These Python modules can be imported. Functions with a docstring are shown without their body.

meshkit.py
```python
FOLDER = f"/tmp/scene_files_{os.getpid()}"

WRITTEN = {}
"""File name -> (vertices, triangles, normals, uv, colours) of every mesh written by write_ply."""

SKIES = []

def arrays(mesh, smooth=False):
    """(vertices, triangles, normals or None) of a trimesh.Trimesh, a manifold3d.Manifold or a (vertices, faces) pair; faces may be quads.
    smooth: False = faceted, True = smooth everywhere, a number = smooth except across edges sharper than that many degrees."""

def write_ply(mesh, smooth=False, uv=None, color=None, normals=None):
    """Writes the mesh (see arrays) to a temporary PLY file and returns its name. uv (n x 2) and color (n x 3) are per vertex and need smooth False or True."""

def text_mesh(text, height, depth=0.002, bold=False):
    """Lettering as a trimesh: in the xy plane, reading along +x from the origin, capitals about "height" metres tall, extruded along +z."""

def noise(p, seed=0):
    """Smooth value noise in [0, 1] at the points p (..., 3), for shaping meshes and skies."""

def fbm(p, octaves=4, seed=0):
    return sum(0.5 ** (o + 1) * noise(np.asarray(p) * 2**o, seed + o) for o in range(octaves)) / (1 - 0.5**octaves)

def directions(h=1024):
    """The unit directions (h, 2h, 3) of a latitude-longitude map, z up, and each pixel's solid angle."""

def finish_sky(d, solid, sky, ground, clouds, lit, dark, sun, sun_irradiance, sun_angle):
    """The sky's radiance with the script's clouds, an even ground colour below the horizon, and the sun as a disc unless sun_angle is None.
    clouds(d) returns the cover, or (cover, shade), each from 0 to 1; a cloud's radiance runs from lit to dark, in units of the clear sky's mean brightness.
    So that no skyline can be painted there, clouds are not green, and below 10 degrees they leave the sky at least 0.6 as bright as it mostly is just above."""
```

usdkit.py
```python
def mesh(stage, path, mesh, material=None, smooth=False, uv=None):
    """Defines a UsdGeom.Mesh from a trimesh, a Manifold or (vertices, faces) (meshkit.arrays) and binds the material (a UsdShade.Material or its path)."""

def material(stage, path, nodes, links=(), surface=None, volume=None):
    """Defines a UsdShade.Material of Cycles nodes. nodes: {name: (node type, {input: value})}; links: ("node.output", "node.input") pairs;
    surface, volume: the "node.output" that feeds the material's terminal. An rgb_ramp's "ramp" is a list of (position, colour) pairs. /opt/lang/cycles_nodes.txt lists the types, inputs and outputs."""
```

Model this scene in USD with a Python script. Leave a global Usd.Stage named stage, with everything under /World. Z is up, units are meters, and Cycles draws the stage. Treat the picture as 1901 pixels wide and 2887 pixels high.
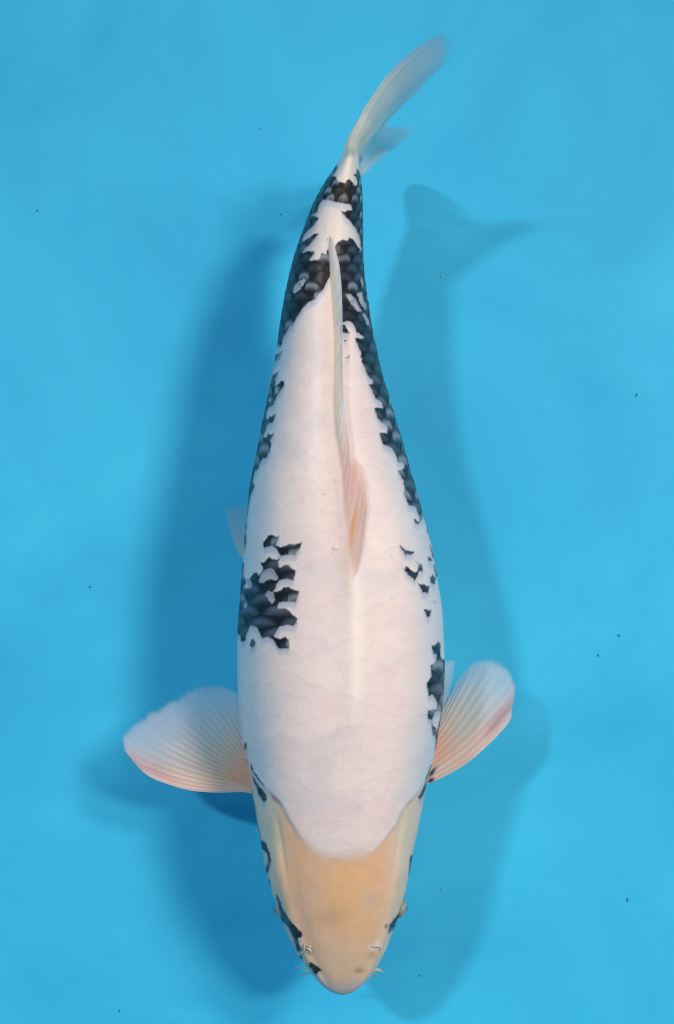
import math
import numpy as np
import usdkit
from meshkit import noise, fbm
from pxr import Usd, UsdGeom, UsdLux, UsdShade, Gf, Sdf, Vt
from scipy.interpolate import PchipInterpolator

stage = Usd.Stage.CreateInMemory()
UsdGeom.SetStageUpAxis(stage, UsdGeom.Tokens.z)
UsdGeom.SetStageMetersPerUnit(stage, 1.0)
UsdGeom.Xform.Define(stage, '/World')
UsdGeom.Scope.Define(stage, '/World/Looks')

# ------------------------------------------------------------------ camera
ZR, DIST = 0.115, 0.90              # height of the fish's mid plane; camera height above it
ZC = ZR + DIST
S = 0.25e-3                         # metres per unit of the survey grid in the mid plane
CX, CY = 950.5, 1443.5
cam = UsdGeom.Camera.Define(stage, '/World/camera')
cam.AddTranslateOp().Set(Gf.Vec3d(0, 0, ZC))
cam.CreateHorizontalApertureAttr(24.0)
cam.CreateVerticalApertureAttr(24.0 * 1024 / 674)
cam.CreateFocalLengthAttr(24.0 * DIST / (1901 * S))
cam.CreateClippingRangeAttr(Gf.Vec2f(0.02, 50))
cam.CreateExposureAttr(0.0)

# ------------------------------------------------------------------ lamps (indoor: one lamp on the left, two on the right, an added unseen blue fill panel overhead)
def lamp(name, pos, radius, power, color, target=(0, 0, 0.05)):
    l = UsdLux.DiskLight.Define(stage, '/World/' + name)
    l.CreateRadiusAttr(radius)
    l.CreateIntensityAttr(power)
    l.CreateColorAttr(Gf.Vec3f(*color))
    l.CreateNormalizeAttr(True)
    m = Gf.Matrix4d().SetLookAt(Gf.Vec3d(*pos), Gf.Vec3d(*target), Gf.Vec3d(0, 1, 0.01)).GetInverse()
    l.AddTransformOp().Set(m)
    return l
PW = 4.6
AIM = (0, -9.0, 2.1)
lamp('lamp_left', (-1.57, 1.42, 3.20), 0.15, 7.9 * PW, (0.82, 0.90, 0.92), AIM)
lamp('lamp_right_near', (1.82, 0.90, 3.20), 0.34, 9.8 * PW, (1.0, 0.88, 0.74), AIM)
lamp('lamp_right_far', (2.06, 1.65, 3.20), 0.34, 9.0 * PW, (1.0, 0.88, 0.74), AIM)
ceil = UsdLux.RectLight.Define(stage, '/World/fill_panel')  # unseen panel added as blue ambient fill, not a real ceiling lamp
ceil.CreateWidthAttr(4.0); ceil.CreateHeightAttr(4.0)
ceil.CreateIntensityAttr(0.9 * PW); ceil.CreateNormalizeAttr(True)
ceil.CreateColorAttr(Gf.Vec3f(0.27, 0.62, 1.0))
ceil.AddTranslateOp().Set(Gf.Vec3d(0, 0, 3.2))

# ------------------------------------------------------------------ helpers
def P(px, py, z):
    """survey grid position seen from above, at height z -> world point"""
    px, py, z = np.broadcast_arrays(np.asarray(px, float), np.asarray(py, float), np.asarray(z, float))
    k = (ZC - z) / DIST
    return np.stack([(px - CX) * S * k, (CY - py) * S * k, z], -1)

def tag(o, label=None, category=None, group=None, kind=None):
    p = o.GetPrim() if hasattr(o, 'GetPrim') else o
    for k, v in (('label', label), ('category', category), ('group', group), ('kind', kind)):
        if v:
            p.SetCustomDataByKey(k, v)
    return o

def primvar(m, name, rgb):
    UsdGeom.PrimvarsAPI(m).CreatePrimvar(name, Sdf.ValueTypeNames.Color3fArray, 'vertex').Set(Vt.Vec3fArray.FromNumpy(np.ascontiguousarray(rgb, np.float32)))

def grid_faces(nr, nc, wrap=False):
    r, c = np.meshgrid(np.arange(nr - 1), np.arange(nc if wrap else nc - 1), indexing='ij')
    c2 = (c + 1) % nc
    a, b, d, e = r * nc + c, r * nc + c2, (r + 1) * nc + c2, (r + 1) * nc + c
    return np.stack([a, b, d, e], -1).reshape(-1, 4)

def sst(x, a, b):
    t = np.clip((x - a) / (b - a), 0, 1)
    return t * t * (3 - 2 * t)

def mixc(a, b, t):
    t = np.asarray(t)[..., None]
    return np.asarray(a) * (1 - t) + np.asarray(b) * t

def inside(px, py, poly):
    poly = np.asarray(poly, float)
    res = np.zeros(px.shape, bool)
    x0, y0 = poly.min(0); x1, y1 = poly.max(0)
    sel = np.nonzero((px >= x0) & (px <= x1) & (py >= y0) & (py <= y1))[0]
    if not len(sel):
        return res
    x, y = px[sel], py[sel]
    c = np.zeros(len(sel), bool)
    for (ax, ay), (bx, by) in zip(poly, np.roll(poly, -1, 0)):
        if ay == by:
            continue
        m = ((ay > y) != (by > y)) & (x < (bx - ax) * (y - ay) / (by - ay) + ax)
        c ^= m
    res[sel] = c
    return res

class Z:
    """a list of points read off at some magnification"""
    def __init__(self, x0, y0, s):
        self.o, self.s = np.array([x0, y0], float), s
    def __call__(self, pts):
        return self.o + np.asarray(pts, float) / self.s

L = '/World/Looks/'
# ------------------------------------------------------------------ materials
floor_mat = usdkit.material(stage, L + 'blue_liner', {
    'geo': ('geometry', {}),
    'n1': ('noise_texture', {'scale': 4.2, 'detail': 4, 'roughness': 0.55, 'distortion': 0.6}),
    'ramp': ('rgb_ramp', {'ramp': [(0.28, (0.032, 0.40, 0.68)), (0.5, (0.045, 0.48, 0.77)), (0.72, (0.060, 0.545, 0.835))]}),
    'n2': ('noise_texture', {'scale': 900, 'detail': 2}),
    'mix': ('mix_color', {'blend_type': 'multiply', 'fac': 0.10}),
    'bump': ('bump', {'strength': 0.10, 'distance': 0.0006}),
    'p': ('principled_bsdf', {'roughness': 0.62, 'specular_ior_level': 0.18})},
    [('geo.position', 'n1.vector'), ('geo.position', 'n2.vector'), ('n1.fac', 'ramp.fac'), ('ramp.color', 'mix.a'), ('n2.color', 'mix.b'),
     ('mix.result', 'p.base_color'), ('n2.fac', 'bump.height'), ('bump.normal', 'p.normal')], surface='p.BSDF')

water_mat = usdkit.material(stage, L + 'clear_water', {
    'geo': ('geometry', {}),
    'n': ('noise_texture', {'scale': 9, 'detail': 2}),
    'bump': ('bump', {'strength': 0.12, 'distance': 0.01}),
    'fr': ('fresnel', {'IOR': 1.33}),
    't': ('transparent_bsdf', {'color': (1.0, 1.0, 1.0)}),
    'g': ('glossy_bsdf', {'color': (1, 1, 1), 'roughness': 0.02}),
    'm': ('mix_closure', {})},
    [('geo.position', 'n.vector'), ('n.fac', 'bump.height'), ('bump.normal', 'g.normal'), ('bump.normal', 'fr.normal'), ('fr.fac', 'm.fac'), ('t.BSDF', 'm.closure1'), ('g.BSDF', 'm.closure2')], surface='m.closure')

skin_mat = usdkit.material(stage, L + 'koi_skin', {
    'a': ('attribute', {'attribute': 'tint'}),
    'geo': ('geometry', {}),
    'n': ('noise_texture', {'scale': 1400, 'detail': 2}),
    'bump': ('bump', {'strength': 0.10, 'distance': 0.0004}),
    'p': ('principled_bsdf', {'roughness': 0.37, 'specular_ior_level': 0.20, 'subsurface_weight': 0.18, 'subsurface_scale': 0.004, 'subsurface_radius': (1.0, 0.5, 0.35)})},
    [('a.color', 'p.base_color'), ('geo.position', 'n.vector'), ('n.fac', 'bump.height'), ('bump.normal', 'p.normal')], surface='p.BSDF')

fin_mat = usdkit.material(stage, L + 'fin_membrane', {
    'a': ('attribute', {'attribute': 'tint'}),
    'o': ('attribute', {'attribute': 'cover'}),
    'p': ('principled_bsdf', {'roughness': 0.45, 'specular_ior_level': 0.12}),
    'tr': ('translucent_bsdf', {}),
    'm1': ('mix_closure', {'fac': 0.36}),
    't': ('transparent_bsdf', {'color': (1, 1, 1)}),
    'm2': ('mix_closure', {})},
    [('a.color', 'p.base_color'), ('a.color', 'tr.color'), ('p.BSDF', 'm1.closure1'), ('tr.BSDF', 'm1.closure2'), ('o.fac', 'm2.fac'), ('t.BSDF', 'm2.closure1'), ('m1.closure', 'm2.closure2')], surface='m2.closure')

def plain(name, color, rough=0.5, spec=0.3, **kw):
    return usdkit.material(stage, L + name, {
        'geo': ('geometry', {}), 'n': ('noise_texture', {'scale': 700, 'detail': 2}),
        'mix': ('mix_color', {'fac': 0.5, 'a': color, 'b': tuple(0.6 * c for c in color)}),
        'p': ('principled_bsdf', {'roughness': rough, 'specular_ior_level': spec, **kw})},
        [('geo.position', 'n.vector'), ('n.fac', 'mix.fac'), ('mix.result', 'p.base_color')], surface='p.BSDF')
eye_mat = plain('eye_rim', (0.34, 0.36, 0.31), 0.25, 0.4)
pupil_mat = plain('eye_pupil', (0.012, 0.012, 0.014), 0.1, 0.5)
barbel_mat = plain('barbel_skin', (0.62, 0.52, 0.48))
flap_mat = plain('nostril_skin', (0.64, 0.59, 0.52))
dark_speck = plain('dark_debris', (0.045, 0.16, 0.25), 0.8, 0.1)
pale_speck = plain('pale_debris', (0.75, 0.66, 0.58), 0.8, 0.1)
bubble_mat = usdkit.material(stage, L + 'air_bubble', {
    'fr': ('layer_weight', {'blend': 0.35}), 't': ('transparent_bsdf', {'color': (1, 1, 1)}), 'p': ('principled_bsdf', {'base_color': (0.95, 0.95, 0.95), 'roughness': 0.08, 'specular_ior_level': 1.0}),
    'k': ('math', {'math_type': 'multiply_add', 'value2': 0.7, 'value3': 0.25}), 'm': ('mix_closure', {})},
    [('fr.facing', 'k.value1'), ('k.value', 'm.fac'), ('t.BSDF', 'm.closure1'), ('p.BSDF', 'm.closure2')], surface='m.closure')

# ------------------------------------------------------------------ setting: the liner floor and the water
n = 361
gx, gy = np.meshgrid(np.linspace(-1.8, 1.8, n), np.linspace(-1.8, 1.8, n), indexing='xy')
def floor_z(x, y):
    p = np.stack([x, y, 0 * x], -1)
    return (0.010 * (fbm(p * 4 + 7, 2, seed=4) - 0.5) + 0.020 * (fbm(p * 1.6 + 2, 2, seed=9) - 0.5) + 0.0055 * (fbm(p * np.array([9, 7, 1]) + 5, 2, seed=14) - 0.5)
            - 0.002)
gz = floor_z(gx, gy)
floor = usdkit.mesh(stage, '/World/tank_floor', (np.stack([gx, gy, gz], -1).reshape(-1, 3), grid_faces(n, n)), floor_mat, smooth=True)
tag(floor, 'bright blue vinyl floor of the show tank under the koi', 'tank floor', kind='structure')
n = 41
wx, wy = np.meshgrid(np.linspace(-1.8, 1.8, n), np.linspace(-1.8, 1.8, n), indexing='xy')
water = usdkit.mesh(stage, '/World/water', (np.stack([wx, wy, np.full_like(wx, 0.275)], -1).reshape(-1, 3), grid_faces(n, n)), water_mat, smooth=True)
tag(water, 'clear still water surface over the koi and the blue tank floor', 'water', kind='structure')

# ------------------------------------------------------------------ the koi
z2, z3, z4, z5 = Z(600, 400, 2.2386), Z(600, 1000, 2.2386), Z(600, 1450, 2.2386), Z(600, 2150, 2.2386)
z1 = Z(700, 50, 2.2386)
left = np.vstack([z1([(690, 655), (664, 700), (640, 745), (618, 800), (592, 865)]), z2([(770, 160), (730, 220), (690, 300), (640, 400), (590, 530), (550, 640), (520, 730), (490, 850), (460, 990), (440, 1110), (415, 1290), (395, 1420)]),
                  z3([(380, 130), (350, 300), (320, 440), (298, 560), (270, 700), (245, 820), (230, 960), (216, 1100), (204, 1250), (190, 1420)]),
                  z4([(180, 560), (168, 700), (163, 850), (163, 1000), (170, 1150), (180, 1300), (195, 1430), (220, 1540)]),
                  z5([(243, 150), (267, 300), (300, 480), (334, 680), (375, 820), (410, 920), (446, 1030), (494, 1140), (540, 1215), (590, 1290), (640, 1355), (690, 1408), (740, 1445), (790, 1464)])])
right = np.vstack([z1([(696, 655), (683, 700), (676, 745), (680, 800), (693, 865)]), z2([(925, 160), (932, 230), (936, 320), (938, 480), (941, 700), (950, 850), (974, 1010), (1000, 1180), (1030, 1330), (1065, 1480)]),
                   z3([(1100, 250), (1140, 390), (1183, 530), (1218, 660), (1253, 780), (1288, 900), (1320, 1020), (1350, 1120), (1382, 1250), (1405, 1390)]),
                   z4([(1422, 480), (1440, 600), (1450, 760), (1455, 900), (1453, 1050), (1443, 1200), (1425, 1330), (1402, 1470)]),
                   z5([(1362, 80), (1345, 180), (1323, 290), (1298, 420), (1268, 560), (1236, 720), (1215, 840), (1190, 920), (1165, 1000), (1140, 1070), (1095, 1180), (1050, 1265), (1010, 1338), (950, 1402), (890, 1448), (845, 1464)])])
YB = z5([(818, 1468)])[0]
Y1, Y0 = YB[1], 345.0
tt = lambda y: np.sqrt(np.maximum(Y1 - np.asarray(y), 0))
def curve(pts):
    t = np.r_[0, tt(pts[::-1, 1])]; x = np.r_[YB[0], pts[::-1, 0]]
    return PchipInterpolator(t, x)
fl, fr = curve(left), curve(right)
def prof(pairs):
    pairs = sorted(pairs, key=lambda q: -q[0])
    return PchipInterpolator([tt(a) for a, _ in pairs], [b for _, b in pairs])
zmid = prof([(Y1, .100), (2600, .106), (2300, .112), (1900, .115), (1200, .118), (900, .119), (700, .121), (500, .118), (430, .117), (Y0, .128)])
htop = prof([(Y1, 0), (2795, .008), (2740, .018), (2650, .029), (2450, .046), (2200, .062), (1900, .072), (1650, .073), (1300, .064), (1000, .052), (750, .040), (550, .032), (440, .029), (395, .022), (Y0, .008)])
hbot = prof([(Y1, 0), (2795, .008), (2740, .018), (2650, .029), (2450, .044), (2200, .060), (1900, .070), (1650, .071), (1300, .062), (1000, .048), (750, .036), (550, .034), (440, .034), (395, .024), (Y0, .008)])

NR = 1230
s = np.linspace(0, 1, NR)
tmax = tt(Y0)
yy_lin = Y1 - (Y1 - Y0) * s
rows_y = Y1 - (Y1 - Y0) * (0.04 * s ** 2 + 0.96 * (np.sqrt(s * s + 0.02 ** 2) - 0.02) / (np.sqrt(1 + 0.02 ** 2) - 0.02))
rows_y[0], rows_y[-1] = Y1, Y0
NT, NB = 430, 110
phi = np.r_[np.linspace(-math.pi / 2, math.pi / 2, NT, endpoint=False), np.linspace(math.pi / 2, 3 * math.pi / 2, NB, endpoint=False)]
NC = NT + NB
Yp = np.repeat(rows_y[:, None], NC, 1)
T = tt(Yp)
PH = np.repeat(phi[None], NR, 0)
xl, xr = fl(T), fr(T)
cx, w = (xl + xr) / 2, (xr - xl) / 2
pw = 2 / (2.15 + 0.5 * sst(Yp, 2250, 2500))
sn, cs = np.sin(PH), np.cos(PH)
px = cx + w * np.sign(sn) * np.abs(sn) ** pw
zz = zmid(T) + np.where(cs > 0, htop(T), -hbot(T)) * np.abs(cs) ** pw
ridge = sst(Yp, 900, 1500) * (1 - sst(Yp, 1950, 2150))
zz += ridge * 0.0030 * np.exp(-((PH - 0.13) / 0.11) ** 2)
# brow ridges and cheek hollows of the head
hd = sst(Yp, 2330, 2450) * (1 - sst(Yp, 2740, 2800))
zz += hd * 0.0016 * (np.exp(-((np.abs(PH) - 0.95) / 0.20) ** 2) - 0.7 * np.exp(-((np.abs(PH) - 0.60) / 0.22) ** 2)) * (np.cos(PH) > 0)
V = P(px, Yp, zz)

def normals(V):
    du = np.gradient(V, axis=0)
    dv = np.roll(V, -1, 1) - np.roll(V, 1, 1)
    nn = np.cross(dv, du)
    nn /= np.maximum(np.linalg.norm(nn, axis=-1, keepdims=True), 1e-12)
    return nn
N = normals(V)
if N[NR // 2, NT // 2, 2] < 0:
    N = -N

# scale lattice: pitch along the body, rows round the body
ys = np.linspace(Y0 - 10, Y1 + 10, 3000)
pit = np.interp(ys, [340, 500, 700, 1000, 1200, 1700, 2100, 2800], [38, 44, 50, 61, 66, 64, 60, 50])
cum = np.r_[0, np.cumsum((1 / pit[1:] + 1 / pit[:-1]) / 2 * np.diff(ys))]
pof = lambda y: -np.interp(y, ys, cum)
A = 0.52
q = (np.degrees(PH) + 5 + 2.0 * (noise(np.stack([Yp / 90, PH * 5, 0 * PH], -1), 5) - .5)) / 15.0
p_ = pof(Yp) - pof(1602.6) + A + 0.5 + 0.10 * (noise(np.stack([Yp / 60, PH * 6, 0 * PH + 3], -1), 6) - .5)
best_c = np.full(Yp.shape, 1e9); dd = np.zeros_like(Yp); dqq = np.zeros_like(Yp); cid = np.zeros_like(Yp)
j0 = np.floor(q)
for j in (j0, j0 + 1):
    dq = q - j
    off = 0.5 * (np.mod(j, 2))
    e = A * np.sqrt(np.maximum(1 - dq * dq, 0)) ** 1.0
    tj = p_ - off - e
    i = np.ceil(tj)
    c = i + off
    take = c < best_c
    best_c = np.where(take, c, best_c); dd = np.where(take, i - tj, dd); dqq = np.where(take, dq, dqq); cid = np.where(take, i * 131 + j, cid)
h1 = noise(np.stack([cid * 1.0, 0 * cid, 0 * cid], -1), 21); h2 = noise(np.stack([cid * 1.0, 0 * cid, 0 * cid], -1), 33)

# --- pigment outlines
zA, zB, zCc, zD = Z(650, 1480, 5.952), Z(700, 1000, 7.44), Z(770, 420, 4.96), Z(940, 820, 6.61)
zE, zF, zG, zH = Z(1020, 1140, 6.61), Z(1100, 1480, 7.933), Z(1170, 1780, 4.76), Z(670, 2060, 5.95)
zI, zJ = Z(740, 2480, 7.833), Z(1040, 2480, 7.833)
dark = [
 zA([(660,170),(700,165),(740,180),(800,195),(850,185),(800,290),(780,350),(860,375),(960,350),(1010,310),(1100,330),(1210,290),(1190,370),(1140,450),(1110,515),(1000,500),(870,528),(830,480),(790,400),(720,355),(640,370),(590,395),(572,340),(575,290),(615,240)]),
 zA([(525,615),(570,640),(620,590),(670,540),(740,575),(800,590),(830,560),(860,540),(820,640),(830,700),(860,720),(920,670),(990,670),(1050,740),(1115,765),(1100,830),(1070,900),(1080,940),(1000,910),(900,915),(840,930),(800,990),(770,1060),(745,1115),(800,1115),(870,1090),(900,1040),(1000,1040),(1080,1085),(1170,1110),(1150,1200),(1110,1300),(1000,1285),(880,1290),(830,1310),(800,1400),(840,1400),(930,1395),(1000,1440),(1060,1500),(1140,1560),(1130,1640),(1080,1695),(960,1675),(860,1700),(800,1770),(745,1855),(800,1900),(850,1910),(930,1870),(1000,1930),(1005,2000),(1000,2070),(900,2070),(850,2085),(790,2020),(740,1930),(660,1880),(550,1890),(500,1800),(460,1720),(400,1690),(350,1700),(310,1800),(280,1880),(275,1945),(205,1975),(195,1870),(150,1835),(130,1835),(140,1700),(150,1500),(165,1250),(180,1050),(195,850),(205,700),(225,620),(250,640),(245,800),(265,880),(290,950),(250,1050),(300,1060),(370,1040),(375,1000),(350,900),(420,800),(480,800),(500,850),(550,780),(575,750),(550,690)]),
 zA([(310,0),(280,100),(290,270),(270,380),(225,380),(245,200),(265,0)]),
 zA([(390,1900),(460,1980),(420,2040),(380,2060),(340,2020),(360,1960)]),
 zB([(570,0),(720,0),(700,80),(650,80),(600,150),(560,260),(530,370),(510,370),(530,260),(550,120)]),
 zB([(545,430),(600,380),(590,440),(640,380),(680,335),(650,430),(610,500),(590,640),(600,670),(650,620),(720,555),(785,560),(780,650),(720,730),(680,780),(620,910),(570,1050),(500,1090),(460,1120),(430,1200),(410,1340),(440,1360),(480,1310),(540,1290),(620,1230),(580,1330),(540,1440),(470,1450),(420,1510),(380,1640),(350,1720),(400,1760),(450,1640),(490,1690),(575,1635),(530,1750),(490,1800),(510,1900),(490,2020),(420,2170),(320,2190),(280,2280),(250,2380),(110,2380),(150,2200),(190,2000),(230,1750),(280,1550),(340,1330),(370,1220),(390,1080),(400,1030),(420,900),(450,740),(485,640),(520,540)]),
 z3([(300,640),(300,720),(275,745),(262,800),(275,830),(262,860),(245,900),(235,960),(225,1040),(215,1100),(212,1215),(195,1220),(205,1100),(220,960),(240,830),(258,720)]),
 zCc([(950,100),(890,200),(905,250),(875,320),(840,370),(890,390),(905,440),(930,460),(1010,480),(1025,440),(1070,425),(1100,460),(1140,515),(1165,490),(1170,420),(1120,350),(1165,345),(1165,270),(1200,290),(1240,400),(1250,600),(1250,800),(1250,1000),(1250,1400),(1215,1430),(1205,1380),(1195,1260),(1160,1160),(1110,1080),(1060,1010),(990,950),(930,870),(990,890),(1020,860),(1090,860),(1080,800),(1050,770),(970,770),(880,755),(800,720),(720,720),(690,760),(650,830),(640,870),(655,885),(640,900),(560,930),(640,960),(655,975),(620,1030),(560,1110),(500,1160),(440,1240),(435,1300),(500,1260),(600,1190),(660,1190),(600,1260),(540,1340),(470,1400),(420,1460),(480,1440),(560,1430),(605,1440),(570,1500),(520,1560),(560,1570),(650,1550),(690,1455),(750,1490),(755,1425),(775,1410),(800,1500),(800,1780),(720,1950),(640,2050),(600,2110),(500,2160),(440,2220),(400,2290),(340,2380),(300,2480),(80,2480),(100,2380),(140,2170),(180,1950),(230,1720),(300,1430),(370,1210),(440,1000),(530,800),(610,640),(690,480),(740,380),(800,260),(880,150)]),
 zCc([(870,1365),(895,1315),(960,1275),(1035,1280),(1050,1240),(1100,1260),(1150,1330),(1200,1420),(1260,1400),(1270,1700),(1290,2000),(1330,2200),(1350,2400),(900,2400),(900,2000),(900,1850),(890,1650),(880,1500)]),
 z2([(395,1160),(480,1100),(540,1080),(500,1160),(455,1240),(440,1290),(405,1300)]),
 z2([(450,1320),(430,1370),(405,1385),(390,1380),(405,1345)]),
 zD([(60,0),(610,0),(640,250),(680,550),(740,850),(810,1170),(880,1500),(950,1700),(1020,1950),(1080,2200),(1130,2400),(810,2400),(740,2200),(800,2180),(900,2200),(880,2090),(760,2010),(700,1880),(635,1750),(700,1740),(710,1680),(640,1620),(600,1560),(560,1440),(500,1330),(520,1270),(485,1245),(495,1160),(440,1040),(370,880),(430,880),(500,900),(545,860),(480,820),(400,770),(390,700),(330,600),(250,560),(180,590),(60,590)]),
 zD([(100,640),(210,640),(240,720),(300,800),(240,790),(100,790)]),
 zD([(175,905),(245,935),(210,955),(180,935)]), zD([(195,1230),(240,1250),(290,1200),(285,1250),(230,1270)]),
 zE([(380,0),(540,0),(580,180),(670,380),(760,640),(850,980),(950,1290),(1030,1600),(1100,1800),(1150,2000),(1120,2150),(1060,2150),(1040,2080),(1010,2000),(970,1910),(850,1890),(800,1750),(745,1660),(770,1600),(770,1550),(740,1400),(700,1330),(640,1240),(700,1230),(760,1200),(770,1100),(690,1080),(640,1080),(640,1020),(600,920),(540,830),(460,790),(370,740),(310,560),(300,535),(380,540),(450,540),(460,480),(430,400),(330,350),(280,250),(210,90),(240,75),(320,70),(380,80)]),
 zE([(940,2140),(985,2135),(1000,2190),(1050,2190),(1060,2140),(1090,2150),(1040,2230),(1000,2240),(960,2200)]),
 zF([(180,470),(200,450),(240,500),(310,555),(400,580),(460,600),(515,575),(505,630),(460,660),(440,690),(360,660),(310,680),(280,620),(230,550)]),
 zF([(525,800),(550,800),(600,870),(660,860),(690,890),(700,980),(715,1070),(660,1020),(620,1050),(590,1120),(560,1200),(520,1260),(480,1190),(380,1130),(340,1060),(215,960),(300,1010),(320,920),(400,960),(450,1020),(530,1070),(590,1030),(600,950),(590,880)]),
 zF([(580,1290),(640,1330),(720,1320),(790,1370),(845,1360),(840,1440),(810,1540),(760,1510),(710,1520),(650,1420),(600,1330)]),
 zF([(710,1895),(780,1880),(850,1920),(900,1890),(875,1990),(850,2060),(790,2060),(775,2010),(760,1950)]),
 zF([(830,690),(870,740),(905,760),(905,820),(870,810),(830,825),(815,760)]),
 zF([(840,430),(890,500),(930,650),(950,750),(905,720),(900,640),(870,530)]),
 zF([(930,880),(970,900),(1000,1030),(1040,1185),(990,1160),(970,1030)]),
 zF([(835,1150),(880,1180),(915,1100),(960,1170),(990,1170),(970,1350),(920,1310),(880,1310),(870,1230)]),
 zF([(780,80),(810,90),(840,220),(800,180)]),
 zG([(205,180),(235,195),(270,170),(300,130),(330,180),(325,290),(340,370),(390,380),(395,560),(390,680),(375,830),(360,1000),(340,1080),(300,1060),(250,1100),(205,1185),(155,1180),(155,1060),(220,1040),(275,1040),(270,940),(220,840),(165,870),(150,760),(140,700),(200,600),(190,450),(245,430),(260,380),(270,300),(235,320),(215,250)]),
 zG([(205,1200),(230,1270),(270,1290),(270,1400),(225,1400),(210,1300)]),
 zG([(330,1080),(360,1000),(345,1240),(300,1330),(285,1500),(260,1590),(250,1590),(255,1480),(265,1360),(300,1260)]),
 zG([(195,1780),(225,1780),(180,1930),(165,2000),(165,2060),(120,2200),(70,2260),(40,2240),(100,2130),(150,1990),(140,1960)]),
 zH([(130,200),(180,190),(170,320),(140,320)]), zH([(140,430),(160,450),(210,560),(175,570)]),
 zH([(255,520),(280,620),(300,690),(360,760),(400,830),(480,920),(440,910),(360,820),(290,720),(240,620)]),
 zH([(235,720),(300,830),(350,920),(420,1000),(490,1090),(490,1160),(440,1215),(400,1130),(340,1060),(320,960),(260,850)]),
 zH([(200,940),(250,1000),(250,1100),(300,1300),(330,1500),(370,1700),(390,1820),(480,1890),(540,2050),(570,2180),(540,2290),(515,2400),(440,2400),(470,2300),(505,2200),(495,2060),(440,2010),(375,1990),(345,1830),(310,1640),(270,1400),(220,1150)]),
 zI([(300,320),(330,340),(400,480),(460,680),(500,720),(570,850),(680,980),(800,1100),(870,1170),(880,1250),(840,1290),(780,1300),(800,1420),(880,1540),(850,1580),(780,1610),(740,1520),(690,1340),(620,1170),(540,1020),(470,960),(400,930),(370,770),(345,550),(310,420)]),
 zI([(90,0),(150,0),(165,50),(190,230),(130,160)]), zI([(450,1120),(480,1120),(560,1260),(640,1420),(740,1600),(720,1610),(590,1420),(490,1230)]),
 zI([(750,1640),(880,1680),(890,1750),(860,1800),(900,1880),(820,1820),(730,1720)]),
 zI([(1030,1850),(1090,1830),(1160,1890),(1240,1930),(1320,2010),(1240,2050),(1200,2120),(1130,2080),(1080,1990),(1020,1920)]),
 zJ([(795,340),(850,380),(820,500),(760,700),(710,860),(670,960),(640,990),(560,1110),(510,1150),(430,1200),(440,1110),(480,980),(560,880),(640,770),(690,700),(750,520)]),
 z5([(1265,590),(1258,640),(1248,715),(1232,715),(1240,640),(1250,580)]),
]
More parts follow.
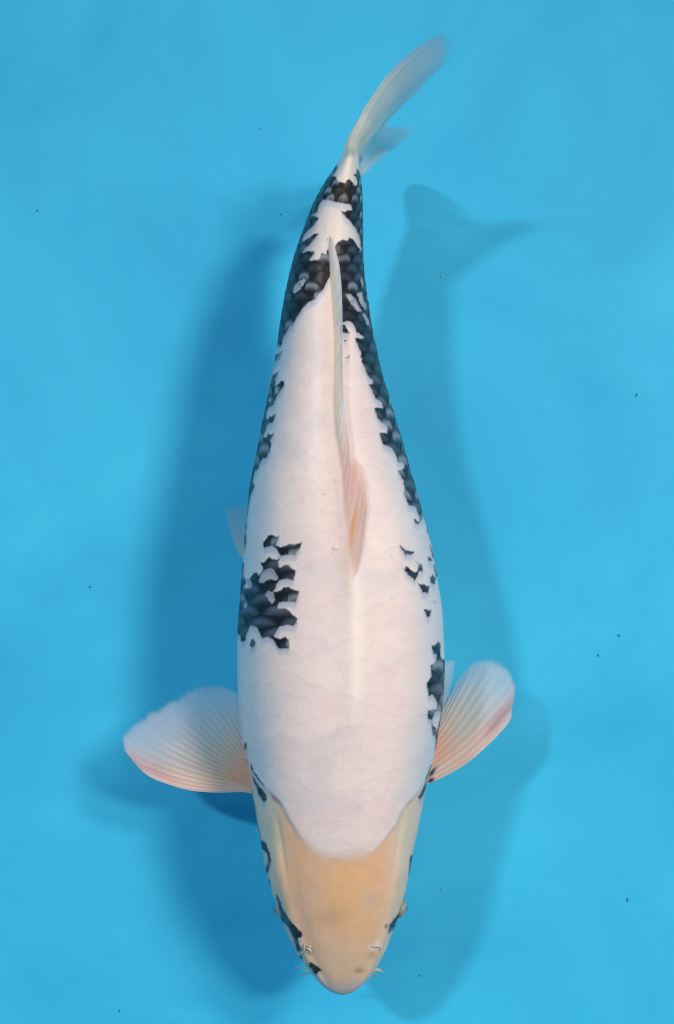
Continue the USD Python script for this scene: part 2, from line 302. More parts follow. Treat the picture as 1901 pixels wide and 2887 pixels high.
pale = [
 zA([(500,960),(530,860),(580,780),(650,730),(730,745),(770,810),(820,890),(800,930),(740,920),(680,900),(620,930),(560,970)]),
 zA([(600,1160),(660,1110),(730,1130),(760,1200),(760,1270),(720,1320),(680,1270)]),
 zA([(290,890),(340,890),(370,990),(360,1040),(310,1060)]), zA([(245,1340),(290,1280),(310,1310),(285,1390),(255,1390)]),
 zB([(460,960),(500,880),(520,960),(490,1000)]), zB([(590,690),(680,690),(640,800),(590,850)]),
 zCc([(1010,2040),(1060,2030),(1130,2110),(1220,2280),(1170,2270),(1080,2170)]), zCc([(1150,2030),(1210,2010),(1270,2180),(1280,2260),(1210,2170)]),
 zCc([(1200,1780),(1225,1830),(1245,1950),(1215,1880)]), zCc([(300,2000),(340,1890),(440,1820),(480,1840),(400,1960),(330,2030)]),
 zD([(525,440),(560,430),(620,560),(650,660),(600,620),(560,530)]),
]
soft = [(zJ([(350,1030),(400,970),(440,1030),(410,1090),(360,1090)]), .6), (zF([(940,1690),(970,1700),(990,1760),(955,1760)]), .55), (z3([(1105,1262),(1130,1270),(1120,1278),(1108,1270)]), .25)]

fx, fy = px.ravel(), Yp.ravel()
top = (np.cos(PH) > -0.45).ravel()
def cover(polys, r, shift=(0, 0), jag=0.0):
    jx = jag * (noise(np.stack([fx / 5, fy / 5, 0 * fx], -1), 40) - .5); jy = jag * (noise(np.stack([fx / 5, fy / 5, 0 * fx + 5], -1), 41) - .5)
    out = np.zeros(len(fx))
    offs = [(0, 0), (r, 0), (-r, 0), (0, r), (0, -r)]
    for ox, oy in offs:
        m = np.zeros(len(fx), bool)
        for po in polys:
            m |= inside(fx + ox + shift[0] + jx, fy + oy + shift[1] + jy, po)
        out += m
    return (out / len(offs) * top).reshape(px.shape)
mk = cover(dark, 1.9, jag=2.5)
hole = cover(pale, 2.2, jag=4.0)
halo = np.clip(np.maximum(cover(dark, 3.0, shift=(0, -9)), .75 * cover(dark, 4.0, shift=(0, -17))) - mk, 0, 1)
for po, a in soft:
    mk = np.maximum(mk, a * cover([po], 3.0))

headpoly = z5([(120,-60),(215,-10),(245,60),(340,170),(440,270),(480,350),(540,450),(620,540),(720,590),(800,600),(920,585),(1010,565),(1080,490),(1150,400),(1200,290),(1250,240),(1320,150),(1375,30),(1450,-20),(1500,1700),(100,1700)])
def soft_cover(poly, rad, nsmp=20, shift=(0, 0)):
    out = np.zeros(len(fx))
    for k in range(nsmp):
        rr, aa = rad * math.sqrt(-math.log(1 - (k + .5) / nsmp * .9)), k * 2.39996
        out += inside(fx + rr * math.cos(aa) + shift[0], fy + rr * math.sin(aa) + shift[1], poly)
    return (out / nsmp * top).reshape(px.shape)
head = soft_cover(headpoly, 6.0)
midw = (1 - sst(np.abs((px - cx) / np.maximum(w, 1)), .28, .66)) * sst(Yp, 2300, 2350)
head = head * (1 - midw) + soft_cover(headpoly, 20.0, 28, (0, -4)) * midw
head = np.where((np.cos(PH) <= -0.45), sst(Yp, 2230, 2300), head)

# --- colours (linear, skin pigment plus painted spine highlight and flank shade)
xr_ = (px - cx) / np.maximum(w, 1)
pos = np.stack([px / 100, Yp / 100, PH * 0.6], -1)
f1, f2, f3 = fbm(pos * 1.1, 3, 50), fbm(pos * 1.3 + 9, 3, 51), fbm(pos * 7, 3, 52)
white = np.broadcast_to(np.array([.84, .645, .60]), px.shape + (3,))
white = mixc(white, (.70, .57, .57), .60 * sst(f1, .46, .72))
white = mixc(white, (.84, .59, .55), .50 * sst(f2, .50, .75))
white = mixc(white, (.56, .60, .66), .60 * sst(np.abs(xr_), .55, .98))  # cool side shade put into the colour towards both flanks
white = mixc(white, (.93, .76, .66), .70 * np.exp(-((px - (1000 + 0.02 * (1850 - Yp))) / 30) ** 2) * sst(Yp, 1560, 1720) * (1 - sst(Yp, 1960, 2080)))  # painted highlight along the spine ahead of the dorsal fin
fb_y = np.array([560, 700, 850, 1000, 1214, 1429, 1560, 1650, 1720]); fb_x = np.array([928, 926, 932, 936, 934, 953, 966, 980, 990])
dfx = px - np.interp(Yp, fb_y, fb_x)
white = mixc(white, (.78, .56, .46), .62 * np.exp(-(dfx / np.interp(Yp, [600, 1000, 1400, 1700], [10, 22, 26, 14])) ** 2) * sst(Yp, 600, 900) * (1 - sst(Yp, 1600, 1740)))
white = mixc(white, (.76, .62, .555), .85 * (1 - sst(Yp, 700, 900)))
white = mixc(white, (.84, .68, .55), (1 - sst(Yp, 400, 500)))
veins = np.exp(-((fbm(pos * np.array([2.2, .9, 1]) + 3, 4, 60) - .5) / .018) ** 2) * sst(Yp, 1950, 2150) * (1 - sst(np.abs(xr_), .6, .8))
white = mixc(white, (.72, .47, .47), .16 * veins)
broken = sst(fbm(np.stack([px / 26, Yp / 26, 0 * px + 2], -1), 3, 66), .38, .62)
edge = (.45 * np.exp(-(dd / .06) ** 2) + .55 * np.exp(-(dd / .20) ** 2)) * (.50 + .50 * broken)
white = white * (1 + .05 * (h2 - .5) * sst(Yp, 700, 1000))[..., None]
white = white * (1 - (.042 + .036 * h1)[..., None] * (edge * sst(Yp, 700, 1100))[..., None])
white *= (0.97 + .06 * f3)[..., None]
pep = (noise(np.stack([px / 3.4, Yp / 3.4, 0 * px], -1), 71) > .955) & (np.abs(np.abs(px - 990) - 42) < 16) & (Yp > 1760) & (Yp < 1990)
white = mixc(white, (.30, .25, .27), .5 * pep)

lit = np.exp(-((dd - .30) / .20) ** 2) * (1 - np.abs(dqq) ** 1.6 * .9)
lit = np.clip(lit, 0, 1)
brown = np.exp(-(PH / .55) ** 2)[..., None]
grey = np.array([.100, .118, .165]) * (1 - brown) + np.array([.080, .056, .042]) * brown
ink = np.array([.005, .006, .010]) * (1 - brown) + np.array([.018, .011, .010]) * brown
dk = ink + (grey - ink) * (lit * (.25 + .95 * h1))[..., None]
dk = mixc(dk, ink, .45 * (1 - sst(Yp, 850, 1150)) * (1 - sst(h2, .6, .8)))
flank = sst(np.abs(PH), .95, 1.45) * sst(2100 - Yp, 0, 150)
dk = mixc(dk, (.066, .084, .118), .60 * flank * (.25 + .75 * lit))
dk = mixc(dk, (.006, .007, .011), .9 * np.exp(-(dd / .085) ** 2))
dk *= (.75 + .5 * f3)[..., None]
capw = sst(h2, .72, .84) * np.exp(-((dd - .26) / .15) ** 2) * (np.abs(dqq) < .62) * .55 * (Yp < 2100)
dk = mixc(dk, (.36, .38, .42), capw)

hc = np.broadcast_to(np.array([.78, .425, .245]), px.shape + (3,))
hc = mixc(hc, (.72, .43, .29), .65 * sst(f1, .45, .7))
hc = mixc(hc, (.83, .45, .20), .7 * np.exp(-((px - 985) / 70) ** 2 - ((Yp - 2510) / 120) ** 2))
hc = mixc(hc, (.50, .30, .19), .55 * np.exp(-((px - 935) / 45) ** 2 - ((Yp - 2585) / 26) ** 2))
hc = mixc(hc, (.62, .44, .36), .5 * np.exp(-((np.abs(px - 958) - 85) / 26) ** 2 - ((Yp - 2540) / 30) ** 2))
side = sst(np.abs(xr_ + .04), np.interp(Yp, [2250, 2400, 2500, 2700, 2800], [.42, .52, .54, .56, .64]), np.interp(Yp, [2250, 2400, 2500, 2700, 2800], [.80, .95, 1.10, 1.10, 1.10]))
hc = mixc(hc, (.69, .545, .42), side * .88)
hc = mixc(hc, (.68, .58, .40), .5 * np.exp(-((np.abs(px - 957) - 183 + (Yp - 2330) * .10) / 9) ** 2) * sst(Yp, 2270, 2310) * (1 - sst(Yp, 2380, 2460)))
hc = mixc(hc, (.62, .45, .42), .85 * sst(Yp + 25 * np.abs(xr_), 2735, 2800))
hc = mixc(hc, (.74, .48, .31), .7 * (1 - side) * sst(Yp, 2620, 2700) * (1 - sst(Yp, 2735, 2780)))
for (bx, by, rx, ry, a) in ((1012, 2737, 15, 8, .75), (1050, 2693, 12, 12, .5), (1050, 2672, 9, 8, -.6), (1066, 2660, 9, 9, -.5)):
    g = np.exp(-((px - bx) / rx) ** 2 - ((Yp - by) / ry) ** 2)
    hc = mixc(hc, (.36, .22, .10) if a > 0 else (.78, .76, .72), abs(a) * g)
hc *= (.95 + .10 * f3)[..., None]
gillred = np.zeros_like(px)
for po in (zH([(540,1010),(620,1080),(720,1170),(760,1260),(680,1220),(600,1160)]), z5([(1220,270),(1250,236),(1262,238),(1235,268)])):
    gillred = np.maximum(gillred, cover([po], 4.0))
belly = mixc((.74, .68, .64), (.70, .68, .64), f1)
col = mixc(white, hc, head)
col = mixc(col, (.58, .16, .17), .75 * gillred)
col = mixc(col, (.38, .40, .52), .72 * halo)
col = mixc(col, dk, np.clip(mk - .92 * hole, 0, 1))
col = mixc(col, (.20, .24, .32), hole * (.42 + .45 * np.exp(-(dd / .22) ** 2)))
col = mixc(col, belly, sst(-np.cos(PH), .35, .6))

# --- relief: overlapping scales, the cap of scales behind the head
scaled = (1 - head) * sst(Yp, 470, 560)
gill = np.exp(-((np.abs(px - 957) - 172 + (Yp - 2330) * .16) / 7) ** 2) * sst(Yp, 2285, 2330) * (1 - sst(Yp, 2420, 2520)) * (np.cos(PH) > 0)
skull = fbm(np.stack([px / 55, Yp / 70, 0 * px], -1), 3, 77) - .5
relief = -.0005 * gill + .0010 * skull * head * (np.cos(PH) > -.2) + scaled * ((1 - dd) * (.00004 + .00012 * broken + .00026 * mk) + .0009) - .0002 * gillred
fade = sst(np.arange(NR), 3, 30)[:, None]
V = V + N * (relief * fade)[..., None]
V[0, :] = V[0].mean(0)
verts = V.reshape(-1, 3)
quads = grid_faces(NR, NC, wrap=True)
tri = np.vstack([quads[:, [0, 1, 2]], quads[:, [0, 2, 3]]])
endc = V[-1].mean(0)
verts = np.vstack([verts, endc]); col_f = np.vstack([col.reshape(-1, 3), col[-1].mean(0)])
last = (NR - 1) * NC
ring = np.arange(NC)
tri = np.vstack([tri, np.stack([last + ring, last + (ring + 1) % NC, np.full(NC, len(verts) - 1)], -1)])
a = verts[tri[len(tri) // 3]]
mid_face = (NR // 2) * NC + NT // 2
fa = tri[mid_face]
if np.cross(verts[fa[1]] - verts[fa[0]], verts[fa[2]] - verts[fa[0]])[2] < 0:
    tri = tri[:, ::-1]

BASE = np.array([0.0, 0.0, 0.044])
koi = UsdGeom.Xform.Define(stage, '/World/koi')
koi.AddTranslateOp().Set(Gf.Vec3d(*BASE))
tag(koi, 'large white koi with black scale patches and peach head swimming over blue floor', 'koi')
def part(name, mesh, mat, tint=None, cov=None, smooth=True, label=None):
    v, f = mesh
    m = usdkit.mesh(stage, '/World/koi/' + name, (np.asarray(v) - BASE, f), mat, smooth=smooth)
    if tint is not None:
        primvar(m, 'tint', np.clip(tint, 0, 1))
    if cov is not None:
        primvar(m, 'cover', np.repeat(np.clip(cov, 0, 1).reshape(-1, 1), 3, 1))
    if label:
        tag(m, label)
    return m
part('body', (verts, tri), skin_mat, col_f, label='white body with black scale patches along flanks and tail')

# ------------------------------------------------------------------ fins
def resample(pts, n, warp=None):
    pts = np.asarray(pts, float)
    d = np.r_[0, np.cumsum(np.linalg.norm(np.diff(pts, axis=0), axis=1))]
    d /= d[-1]
    f = PchipInterpolator(d, pts)
    return f(np.linspace(0, 1, n) if warp is None else warp(np.linspace(0, 1, n)))

def fin(name, D, Vc, B, Tp, zf, colf, nu=90, nv=240, rays=18, thick=.0012, label=None, wave=0.0, seed=0, jag=0.0, ridge_=0.0, rel=0.45):
    """leading edge D and trailing edge Vc (base to tip), base line B and outer edge Tp (leading to trailing)"""
    u, v = np.linspace(0, 1, nu), np.linspace(0, 1, nv)
    d, e, b, t = resample(D, nu), resample(Vc, nu), resample(B, nv), resample(Tp, nv)
    U, W = np.meshgrid(u, v, indexing='ij')
    if jag:
        t = t + jag * (fbm(np.stack([v * 40, 0 * v, 0 * v], -1), 3, seed) - .5)[:, None] * (t - b) / np.linalg.norm(t - b, axis=1)[:, None] * (np.sin(np.pi * v) ** .3)[:, None]
    u3, v3 = U[..., None], W[..., None]
    xy = (1 - v3) * d[:, None] + v3 * e[:, None] + (1 - u3) * b[None] + u3 * t[None] - ((1 - u3) * (1 - v3) * d[0] + u3 * (1 - v3) * d[-1] + (1 - u3) * v3 * e[0] + u3 * v3 * e[-1])
    ray = .5 + .5 * np.cos(2 * np.pi * (W * rays + .12 * np.sin(9 * W + seed)))
    z = zf(U, W, xy) + wave * (ray - .5) * np.sin(np.pi * np.clip(U, 0, 1)) 
    pts = P(xy[..., 0], xy[..., 1], z)
    du, dv = np.gradient(pts, axis=0), np.gradient(pts, axis=1)
    nn = np.cross(du, dv); nn /= np.maximum(np.linalg.norm(nn, axis=-1, keepdims=True), 1e-12)
    rim = np.minimum(1, np.minimum(np.minimum(W, 1 - W) * 25, (1 - U) * 12) + .08)
    th = thick * (1 - .75 * U) * (1 - rel + rel * ray) * rim * (1 + ridge_ * np.exp(-((W - .09) / .10) ** 2) * (1 - U) ** .7)
    A_, B_ = pts + nn * th[..., None] / 2, pts - nn * th[..., None] / 2
    q1 = grid_faces(nu, nv); nvt = nu * nv
    q2 = q1[:, ::-1] + nvt
    bd = np.r_[np.arange(nv), np.arange(1, nu) * nv + nv - 1, (nu - 1) * nv + np.arange(nv - 2, -1, -1), np.arange(nu - 2, 0, -1) * nv]
    bn = np.roll(bd, -1)
    q3 = np.stack([bn, bd, bd + nvt, bn + nvt], -1)
    c, a_ = colf(U, W, xy, ray)
    c = np.broadcast_to(c, U.shape + (3,))
    a_ = 1 - np.sqrt(np.clip(1 - a_, 0, 1))          # two faces, so each covers less
    return part(name, (np.vstack([A_.reshape(-1, 3), B_.reshape(-1, 3)]), np.vstack([q1, q2, q3])), fin_mat,
                np.vstack([c.reshape(-1, 3)] * 2), np.r_[a_.ravel(), a_.ravel()], smooth=True, label=label)

# tail fin
def tail_z(U, W, xy):
    base = .114 + .033 * (1 - 2 * W)
    tip = np.interp(W, [0, .25, .5, .75, 1], [.202, .172, .141, .122, .104])
    return base + (tip - base) * U ** .9 - .064 * np.sin(np.pi * U ** 1.12) * sst(W, .50, .95)
def tail_c(U, W, xy, ray):
    n1 = fbm(np.stack([xy[..., 0] / 60, xy[..., 1] / 60, 0 * U], -1), 3, 80)
    c = np.broadcast_to(np.array([1.0, .87, .75]), U.shape + (3,))
    c = mixc(c, (.86, .82, .84), sst(U, .25, .9))
    c = mixc(c, (.66, .70, .72), sst(W, .45, .65) * .7)
    c = c * (.985 + .02 * ray)[..., None]
    a = np.interp(U, [0, .2, .5, .8, 1], [1, .99, .95, .84, .62])
    a = a * (1 - .14 * sst(W, .34, .62))
    a = a * (1 - sst(U, .90, 1.0) * .85) * (1 - .4 * sst(W, .93, 1.0)) * sst(W + (1 - U) * .08, -.01, .05 * U + .005)
    a = (a + .10 * (n1 - .5)) * sst(U, 0, .10)
    spot = np.exp(-((xy[..., 0] - 1014.5) / 3.5) ** 2 - ((xy[..., 1] - 449) / 8) ** 2)
    c = mixc(c, (.06, .06, .09), .8 * spot)
    return c, np.maximum(a, spot * .8)
fin('caudal_fin', z1([(625,900),(640,770),(690,660),(740,560),(800,470),(870,370),(940,295),(1020,220),(1110,145),(1190,95),(1240,80)]),
    z1([(690,985),(715,1000),(780,940),(850,880),(950,800),(1030,730),(1055,690)]),
    z1([(625,900),(660,940),(690,985)]),
    z1([(1240,80),(1285,110),(1303,170),(1295,240),(1260,300),(1180,360),(1110,440),(1030,510),(930,585),(875,640),(900,672),(950,678),(1000,674),(1055,690)]),
    tail_z, tail_c, nu=120, nv=280, rays=26, thick=.0020, ridge_=3.6, rel=.10, label='pale forked tail fin bent to the right', seed=3)

# pectoral fins
zl, zr_ = Z(200, 1800, 2.6117), Z(1100, 1750, 3.134)
def pec_col(seed, pink, strong, spots=()):
    def f(U, W, xy, ray):
        n1 = fbm(np.stack([xy[..., 0] / 45, xy[..., 1] / 45, 0 * U], -1), 3, seed)
        c = np.broadcast_to(np.array([.95, .54, .37]), U.shape + (3,))
        c = mixc(c, (.88, .70, .57), sst(U, .15, .5) * .9)
        c = mixc(c, (.76, .71, .74), sst(U, .48, .90) * sst(W, .03, .25))
        lead = 1 - sst(W, .08, .26)
        c = mixc(c, (.98, .70, .60), lead * .85)
        c = mixc(c, pink, np.exp(-((W - .10) / .06) ** 2) * sst(U, .45, .75) * .8)
        dk_ = (1 - ray) ** 1.5 * (1 - sst(U, .55, .95))
        fine = noise(np.stack([W * 95, U * 1.5, 0 * U + seed], -1), seed)
        c = c * (1 - .17 * dk_ * (.3 + 1.1 * fine) + .12 * (fine - .5))[..., None]
        a = np.interp(U, [0, .2, .5, .8, .95, 1], [1, .96, .84, .68, .52, .14])
        a = a - .09 * sst(W, .35, .9) * sst(U, .1, .5) * strong
        a = a + .10 * (ray - .5) * (1 - U) + .22 * lead * sst(U, .1, .4) + .14 * (n1 - .5)
        a = a * sst(W, -.004, .012) * (1 - sst(U, .965, 1.0) * .8)
        for (sx, sy, ax, ay, rx, ry) in spots:
            dx, dy = xy[..., 0] - sx, xy[..., 1] - sy
            g = np.exp(-((dx * ax + dy * ay) / rx) ** 2 - ((dx * ay - dy * ax) / ry) ** 2)
            c = mixc(c, (.035, .022, .018), np.clip(1.5 * g, 0, .95))
        return c, np.clip(a, 0, .97)
    return f
fin('pectoral_fin', zl([(1350,1150),(1250,1132),(1100,1137),(950,1130),(830,1110),(700,1070),(600,1030),(535,985),(512,935)]),
    zl([(1370,940),(1390,700),(1330,470)]), zl([(1350,1150),(1385,1050),(1370,940)]),
    zl([(512,935),(430,860),(385,790),(378,740),(408,670),(450,630),(540,570),(560,548),(640,515),(700,470),(780,440),(850,385),(920,355),(1000,340),(1080,340),(1150,352),(1240,410),(1330,470)]),
    lambda U, W, xy: 0.086 - .003 * U - .010 * U * np.sin(np.pi * W) - .014 * W * U, pec_col(90, (.80, .44, .42), 1.0), rays=23, wave=.0005, seed=1, jag=7,
    label='translucent peach left pectoral fin spread sideways')
fin('pectoral_fin_001', zr_([(300,1460),(340,1443),(500,1370),(640,1290),(760,1200),(870,1100),(980,990),(1060,890),(1085,830)]),
    zr_([(300,900),(350,600),(440,345)]), zr_([(300,1460),(280,1200),(300,900)]),
    zr_([(1085,830),(1078,770),(1104,690),(1110,600),(1090,500),(1040,420),(960,360),(860,338),(780,345),(700,390),(650,450),(610,490),(565,560),(530,640),(520,680),(545,560),(575,430),(580,345),(520,336),(440,345)]),
    lambda U, W, xy: .088 - .018 * U - .010 * U * np.sin(np.pi * W), pec_col(91, (.62, .30, .30), 1.9, ((1219, 2177, .62, -.78, 15, 4.5), (1215, 2201, .8, -.6, 9, 6))), rays=17, wave=.0006, seed=2, jag=5,
    label='translucent peach right pectoral fin with a split trailing edge')

# pelvic fin seen left of the belly, its twin and the anal fin under the body
zp = Z(620, 1380, 9.914)
def pel_c(U, W, xy, ray):
    c = mixc((.66, .60, .52), (.46, .50, .54), sst(U, .2, .9)) * (.93 + .08 * ray)[..., None]
    return c, np.interp(U, [0, .4, .85, 1], [.85, .62, .42, .06]) * (1 - .3 * W) * sst(W, -.01, .04)
fin('pelvic_fin', zp([(800,2050),(690,1960),(560,1850),(460,1680),(360,1450),(280,1150),(220,950),(160,680),(140,560)]),
    zp([(1300,1900),(1250,1200),(1150,520)]), zp([(800,2050),(1100,2050),(1300,1900)]),
    zp([(140,560),(250,450),(450,405),(700,430),(950,480),(1150,520)]),
    lambda U, W, xy: .062 - .012 * U, pel_c, nu=60, nv=120, rays=10, seed=5, label='small translucent pelvic fin beside the left flank')
fin('pelvic_fin_001', [(1130, 1580), (1165, 1500), (1180, 1440)], [(1080, 1580), (1090, 1480), (1085, 1430)], [(1130, 1580), (1105, 1590), (1080, 1580)], [(1180, 1440), (1140, 1415), (1085, 1430)],
    lambda U, W, xy: .060 - .016 * U, pel_c, nu=40, nv=60, rays=9, seed=6)
fin('anal_fin', [(945, 1010), (935, 900), (925, 830)], [(937, 880), (934, 840), (932, 800)], [(945, 1010), (940, 950), (937, 880)], [(925, 830), (929, 815), (932, 800)],
    lambda U, W, xy: .085 - .035 * U + .01 * W, pel_c, nu=40, nv=60, rays=8, seed=7)

# dorsal fin, folded over to the right
bx = np.array([975, 966, 960, 956, 948, 941, 942, 944, 940, 934, 928, 928]); by = np.array([1655, 1600, 1514, 1429, 1300, 1214, 1100, 1000, 880, 790, 720, 668])
def back_z(x, y):
    t = tt(y); a, b = fl(t), fr(t)
    sx = np.clip(np.abs((x - (a + b) / 2) / np.maximum((b - a) / 2, 1)), 0, .98)
    pw_ = 2 / 2.15
    ph = np.arcsin(sx ** (1 / pw_))
    rd = sst(y, 900, 1500) * (1 - sst(y, 1950, 2150)) * .0030 * np.exp(-((np.sign(x - (a + b) / 2) * ph - .13) / .11) ** 2)
    return zmid(t) + htop(t) * np.cos(ph) ** pw_ + rd + .0010
def dor_z(U, W, xy):
    g = back_z(xy[..., 0], xy[..., 1])
    lift = np.interp(W, [0, .12, .22, .35, .6, .85, 1], [.003, .0060, .0070, .0068, .0065, .0055, .003])
    return g - .0004 + .0012 * sst(W, .3, .5) + lift * U ** .8
def dor_c(U, W, xy, ray):
    n1 = fbm(np.stack([xy[..., 0] / 30, xy[..., 1] / 60, 0 * U], -1), 3, 97)
    front = 1 - sst(xy[..., 1], 1180, 1330) 
    front = sst(xy[..., 1], 1130, 1330)
    c = mixc((.86, .84, .86), (.86, .58, .50), front)
    c = mixc(c, (.84, .70, .58), (1 - front) * (1 - sst(U, .15, .75)) * .9)
    c = mixc(c, (.86, .72, .66), front * (ray ** 2) * .55)
    x0 = np.interp(xy[..., 1], [1440, 1500, 1560, 1640], [1003, 994, 982, 972])
    c = mixc(c, (.82, .42, .16), front * .85 * np.exp(-((xy[..., 0] - x0) / 6.5) ** 2) * sst(xy[..., 1], 1410, 1470))
    c = mixc(c, (.82, .62, .56), sst(xy[..., 1], 1440, 1450) * sst(xy[..., 0] - x0, 6, 12) * .9)
    c = c * (.93 + .14 * n1)[..., None]
    a = np.interp(U, [0, .6, .92, 1], [.90, .88, .82, .70]) - .20 * sst(xy[..., 1], 1560, 1660)
    a = a * sst(U, -.02, .10 + .25 * front) * (1 - .9 * sst(xy[..., 1], 1600, 1665))
    return c, np.clip(a, 0, .97)
fin('dorsal_fin', z3([(845,1468),(890,1430),(930,1330),(955,1200),(970,1060),(978,965)]), [(928, 668), (929, 666), (930.6, 663)], np.stack([bx, by], 1),
    np.vstack([z3([(978,965),(965,850),(930,690),(872,625),(850,470),(830,300),(820,0)]), z2([(820,1200),(815,950),(800,780),(760,640),(740,590)])]),
    dor_z, dor_c, nu=70, nv=420, rays=19, thick=.0014, wave=.0002, rel=.22, seed=8, label='long pale dorsal fin folded over, pinkish orange in front')

# ------------------------------------------------------------------ eyes, barbels, nostril flaps
import trimesh
def ball(r, sub=3, scale=(1, 1, 1)):
    m = trimesh.creation.icosphere(sub, r); m.apply_scale(scale); return m
for k, (ex, ey, sg) in enumerate(((792, 2566, -1), (1131, 2562, 1))):
    c = P(ex, ey, .111)
    m = ball(.0062, 4, (.62, 1.05, 1.0)); ang = -sg * .33
    R = trimesh.transformations.rotation_matrix(ang, (0, 0, 1)); m.apply_transform(R); m.apply_translation(c)
    nm = 'eye' if k == 0 else 'eye_001'
    part(nm, (m.vertices, m.faces), eye_mat)
    pm = ball(.0034, 3, (.55, 1, 1)); pm.apply_transform(R); pm.apply_translation(c + np.array([sg * .0026, -.0006, -.0012]))
    part(nm + '/pupil', (pm.vertices, pm.faces), pupil_mat)

def tube(path, radii, sides=10):
    path = np.asarray(path, float); n_ = len(path)
    tg = np.gradient(path, axis=0); tg /= np.linalg.norm(tg, axis=1)[:, None]
    up = np.array([0, 0, 1.0]); sd = np.cross(tg, up); sd /= np.maximum(np.linalg.norm(sd, axis=1)[:, None], 1e-9); up2 = np.cross(sd, tg)
    an = np.linspace(0, 2 * np.pi, sides, endpoint=False)
    v = path[:, None] + (np.cos(an)[None, :, None] * sd[:, None] + np.sin(an)[None, :, None] * up2[:, None]) * np.asarray(radii)[:, None, None]
    f = grid_faces(n_, sides, True)
    v = np.vstack([v.reshape(-1, 3), path[0], path[-1]])
    r = np.arange(sides)
    f = np.vstack([f[:, [0, 1, 2]], f[:, [0, 2, 3]], np.stack([(r + 1) % sides, r, np.full(sides, n_ * sides)], -1), np.stack([(n_ - 1) * sides + r, (n_ - 1) * sides + (r + 1) % sides, np.full(sides, n_ * sides + 1)], -1)])
    return v, f
def bez(a, b, c, n_=14):
    t = np.linspace(0, 1, n_)[:, None]
    return (1 - t) ** 2 * np.asarray(a) + 2 * t * (1 - t) * np.asarray(b) + t ** 2 * np.asarray(c)
ft = PchipInterpolator([0, .6, 1], [1, .7, .25])
for k, (a, b, c, r) in enumerate((((872, 2734, .098), (855, 2728, .094), (832, 2727, .090), .0006), ((880, 2742, .092), (852, 2745, .083), (846, 2756, .072), .0008),
                                  ((1048, 2734, .098), (1068, 2733, .096), (1081, 2741, .093), .0016), ((1042, 2744, .092), (1062, 2746, .083), (1062, 2756, .072), .0010))):
    pth = bez(P(*a), P(*b), P(*c))
    v, f = tube(pth, r * ft(np.linspace(0, 1, len(pth))))
    part('barbel' if k == 0 else 'barbel_%03d' % k, (v, f), barbel_mat)

def surf_z(x, y):
    t = tt(y); a, b = fl(t), fr(t)
    pw_ = 2 / (2.15 + 0.5 * sst(y, 2250, 2500))
    sx = np.clip(np.abs((x - (a + b) / 2) / ((b - a) / 2)), 0, .985)
    ph = np.arcsin(sx ** (1 / pw_))
    return zmid(t) + htop(t) * np.cos(ph) ** pw_
def flap(name, paths, r):
    vs, fs, n0 = [], [], 0
    for pts in paths:
        pp = resample(np.asarray(pts, float), 16)
        z = np.array([surf_z(x, y) for x, y in pp]) + .0006 + .0010 * np.sin(np.linspace(0, np.pi, 16))
        v, f = tube(P(pp[:, 0], pp[:, 1], z), r * (0.55 + .45 * np.sin(np.linspace(.3, np.pi - .2, 16))))
        vs.append(v); fs.append(f + n0); n0 += len(v)
    part(name, (np.vstack(vs), np.vstack(fs)), flap_mat)
flap('nostril_flap', [zI([(765,1640),(830,1655),(890,1610),(930,1540),(925,1440)]), zI([(925,1545),(985,1520),(1050,1545),(1095,1650)]), zI([(990,1520),(1040,1480),(1090,1500)])], .00075)
flap('nostril_flap_001', [zJ([(90,1500),(150,1470),(220,1480),(290,1430)]), zJ([(220,1480),(250,1530),(240,1580)])], .0007)
# fine white feeler lying over the mouth corner
pp = resample(zI([(1000, 1750), (985, 1820), (957, 1912)]), 10)
v, f = tube(P(pp[:, 0], pp[:, 1], np.array([surf_z(x, y) for x, y in pp]) + .0012), np.full(10, .00035))
part('feeler', (v, f), flap_mat)

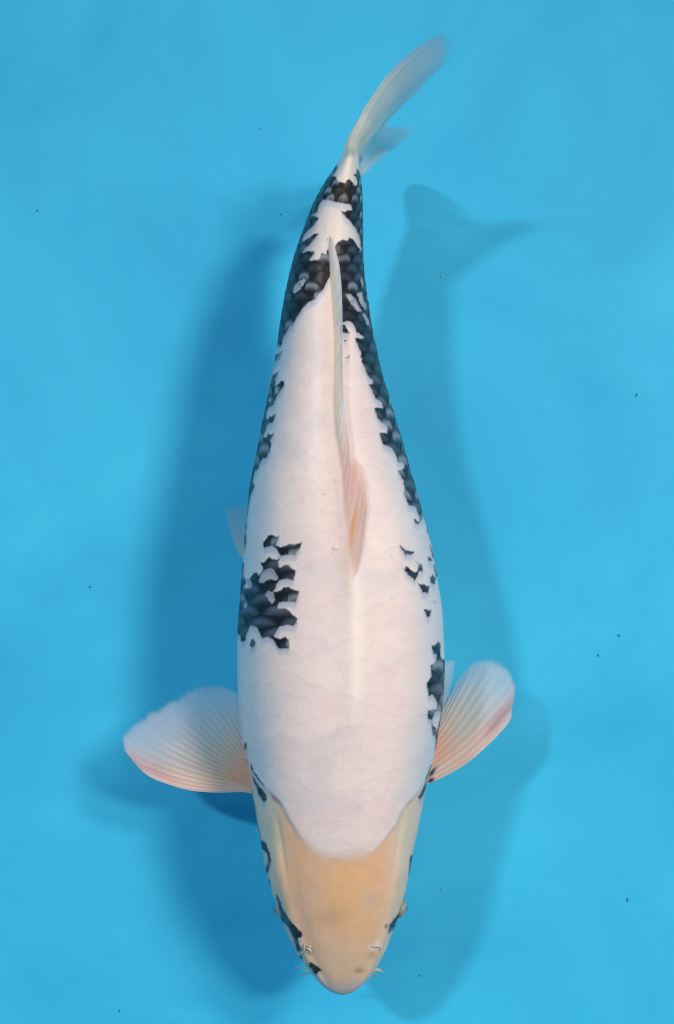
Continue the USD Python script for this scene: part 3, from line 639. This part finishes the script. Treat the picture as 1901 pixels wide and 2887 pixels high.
# ------------------------------------------------------------------ specks lying on the floor and bubbles on the koi
def drop(name, mesh, mat, at, label, cat, group=None):
    x = UsdGeom.Xform.Define(stage, '/World/' + name); x.AddTranslateOp().Set(Gf.Vec3d(*map(float, at)))
    return x
rng = np.random.default_rng(11)
specks = [
 (100, 587, 9, 3.2, 80, 0, 'dark speck on the blue floor near the left edge, above the middle'),
 (732, 353, 5, 2.5, 70, 0, 'tiny dark speck on the blue floor nearest the tail fin, left of it'),
 (792, 595, 6, 4.5, 40, 0, 'dark speck on the blue floor just left of the tail stalk'),
 (1250, 772, 9, 5.0, 80, 1, 'pale pinkish crumb lying inside the tail shadow'),
 (1798, 1112, 13, 3.2, 80, 0, 'dark sliver on the blue floor near the right edge, level with the dorsal fin'),
 (249, 1656, 9, 4.0, -50, 0, 'dark speck on the blue floor left of the black shoulder patch'),
 (334, 2857, 11, 2.6, 75, 0, 'dark sliver at the bottom edge left of the snout'),
 (1748, 1793, 12, 4.0, -50, 0, 'faint dark flake on the floor right of the right pectoral fin, upper one'),
 (1690, 1849, 12, 2.6, -60, 0, 'dark sliver on the floor right of the right pectoral fin, lower one'),
 (1777, 2547, 16, 3.0, 85, 0, 'longest dark sliver on the floor, lower right'),
 (1248, 2516, 13, 2.2, -80, 1, 'thin pale sliver in the shadow right of the head'),
 (1184, 2759, 7, 3.5, 60, 0, 'small dark speck right of the snout in the shadow'),
]
for k, (x, y, ln, wd, an, pl, lab) in enumerate(specks):
    c = P(x, y, 0.0)
    c[2] = float(floor_z(np.array(c[0]), np.array(c[1]))) + .0007
    k_ = S * ZC / DIST
    m = ball(1.0, 2); v = m.vertices.copy()
    v *= 1 + .35 * (noise(v * 1.7 + k * 5, k)[:, None] - .5)
    v *= np.array([ln / 2 * k_ * .75, wd / 2 * k_ * .75, .0005])
    v[:, 1] += .12 * ln * k_ * (v[:, 0] / (ln / 2 * k_)) ** 2
    a_ = math.radians(an); R = np.array([[math.cos(a_), -math.sin(a_), 0], [math.sin(a_), math.cos(a_), 0], [0, 0, 1]])
    v = v @ R.T + c
    o = usdkit.mesh(stage, '/World/debris_speck' + ('' if k == 0 else '_%03d' % k), (v, m.faces), pale_speck if pl else dark_speck, smooth=True)
    tag(o, lab, 'debris', 'specks of debris on the tank floor')

bub = [(946, 1543, .0016, 'largest clear air bubble on the white back, left of the dorsal fin front'),
       (917, 1391, .0010, 'small clear air bubble on the white back, uppermost left of the dorsal fin'),
       (1024, 1215, .0010, 'left one of two tiny air bubbles beside the right black flank strip'),
       (1051, 1219, .0012, 'right one of two tiny air bubbles beside the right black flank strip')]
for k, (x, y, r, lab) in enumerate(bub):
    m = ball(r, 3, (1, 1, .8)); c = P(x, y, float(surf_z(x, y)) + .0012 + r * .6)
    o = usdkit.mesh(stage, '/World/air_bubble' + ('' if k == 0 else '_%03d' % k), (m.vertices + c, m.faces), bubble_mat, smooth=True)
    tag(o, lab, 'air bubble', 'air bubbles on the back of the koi')
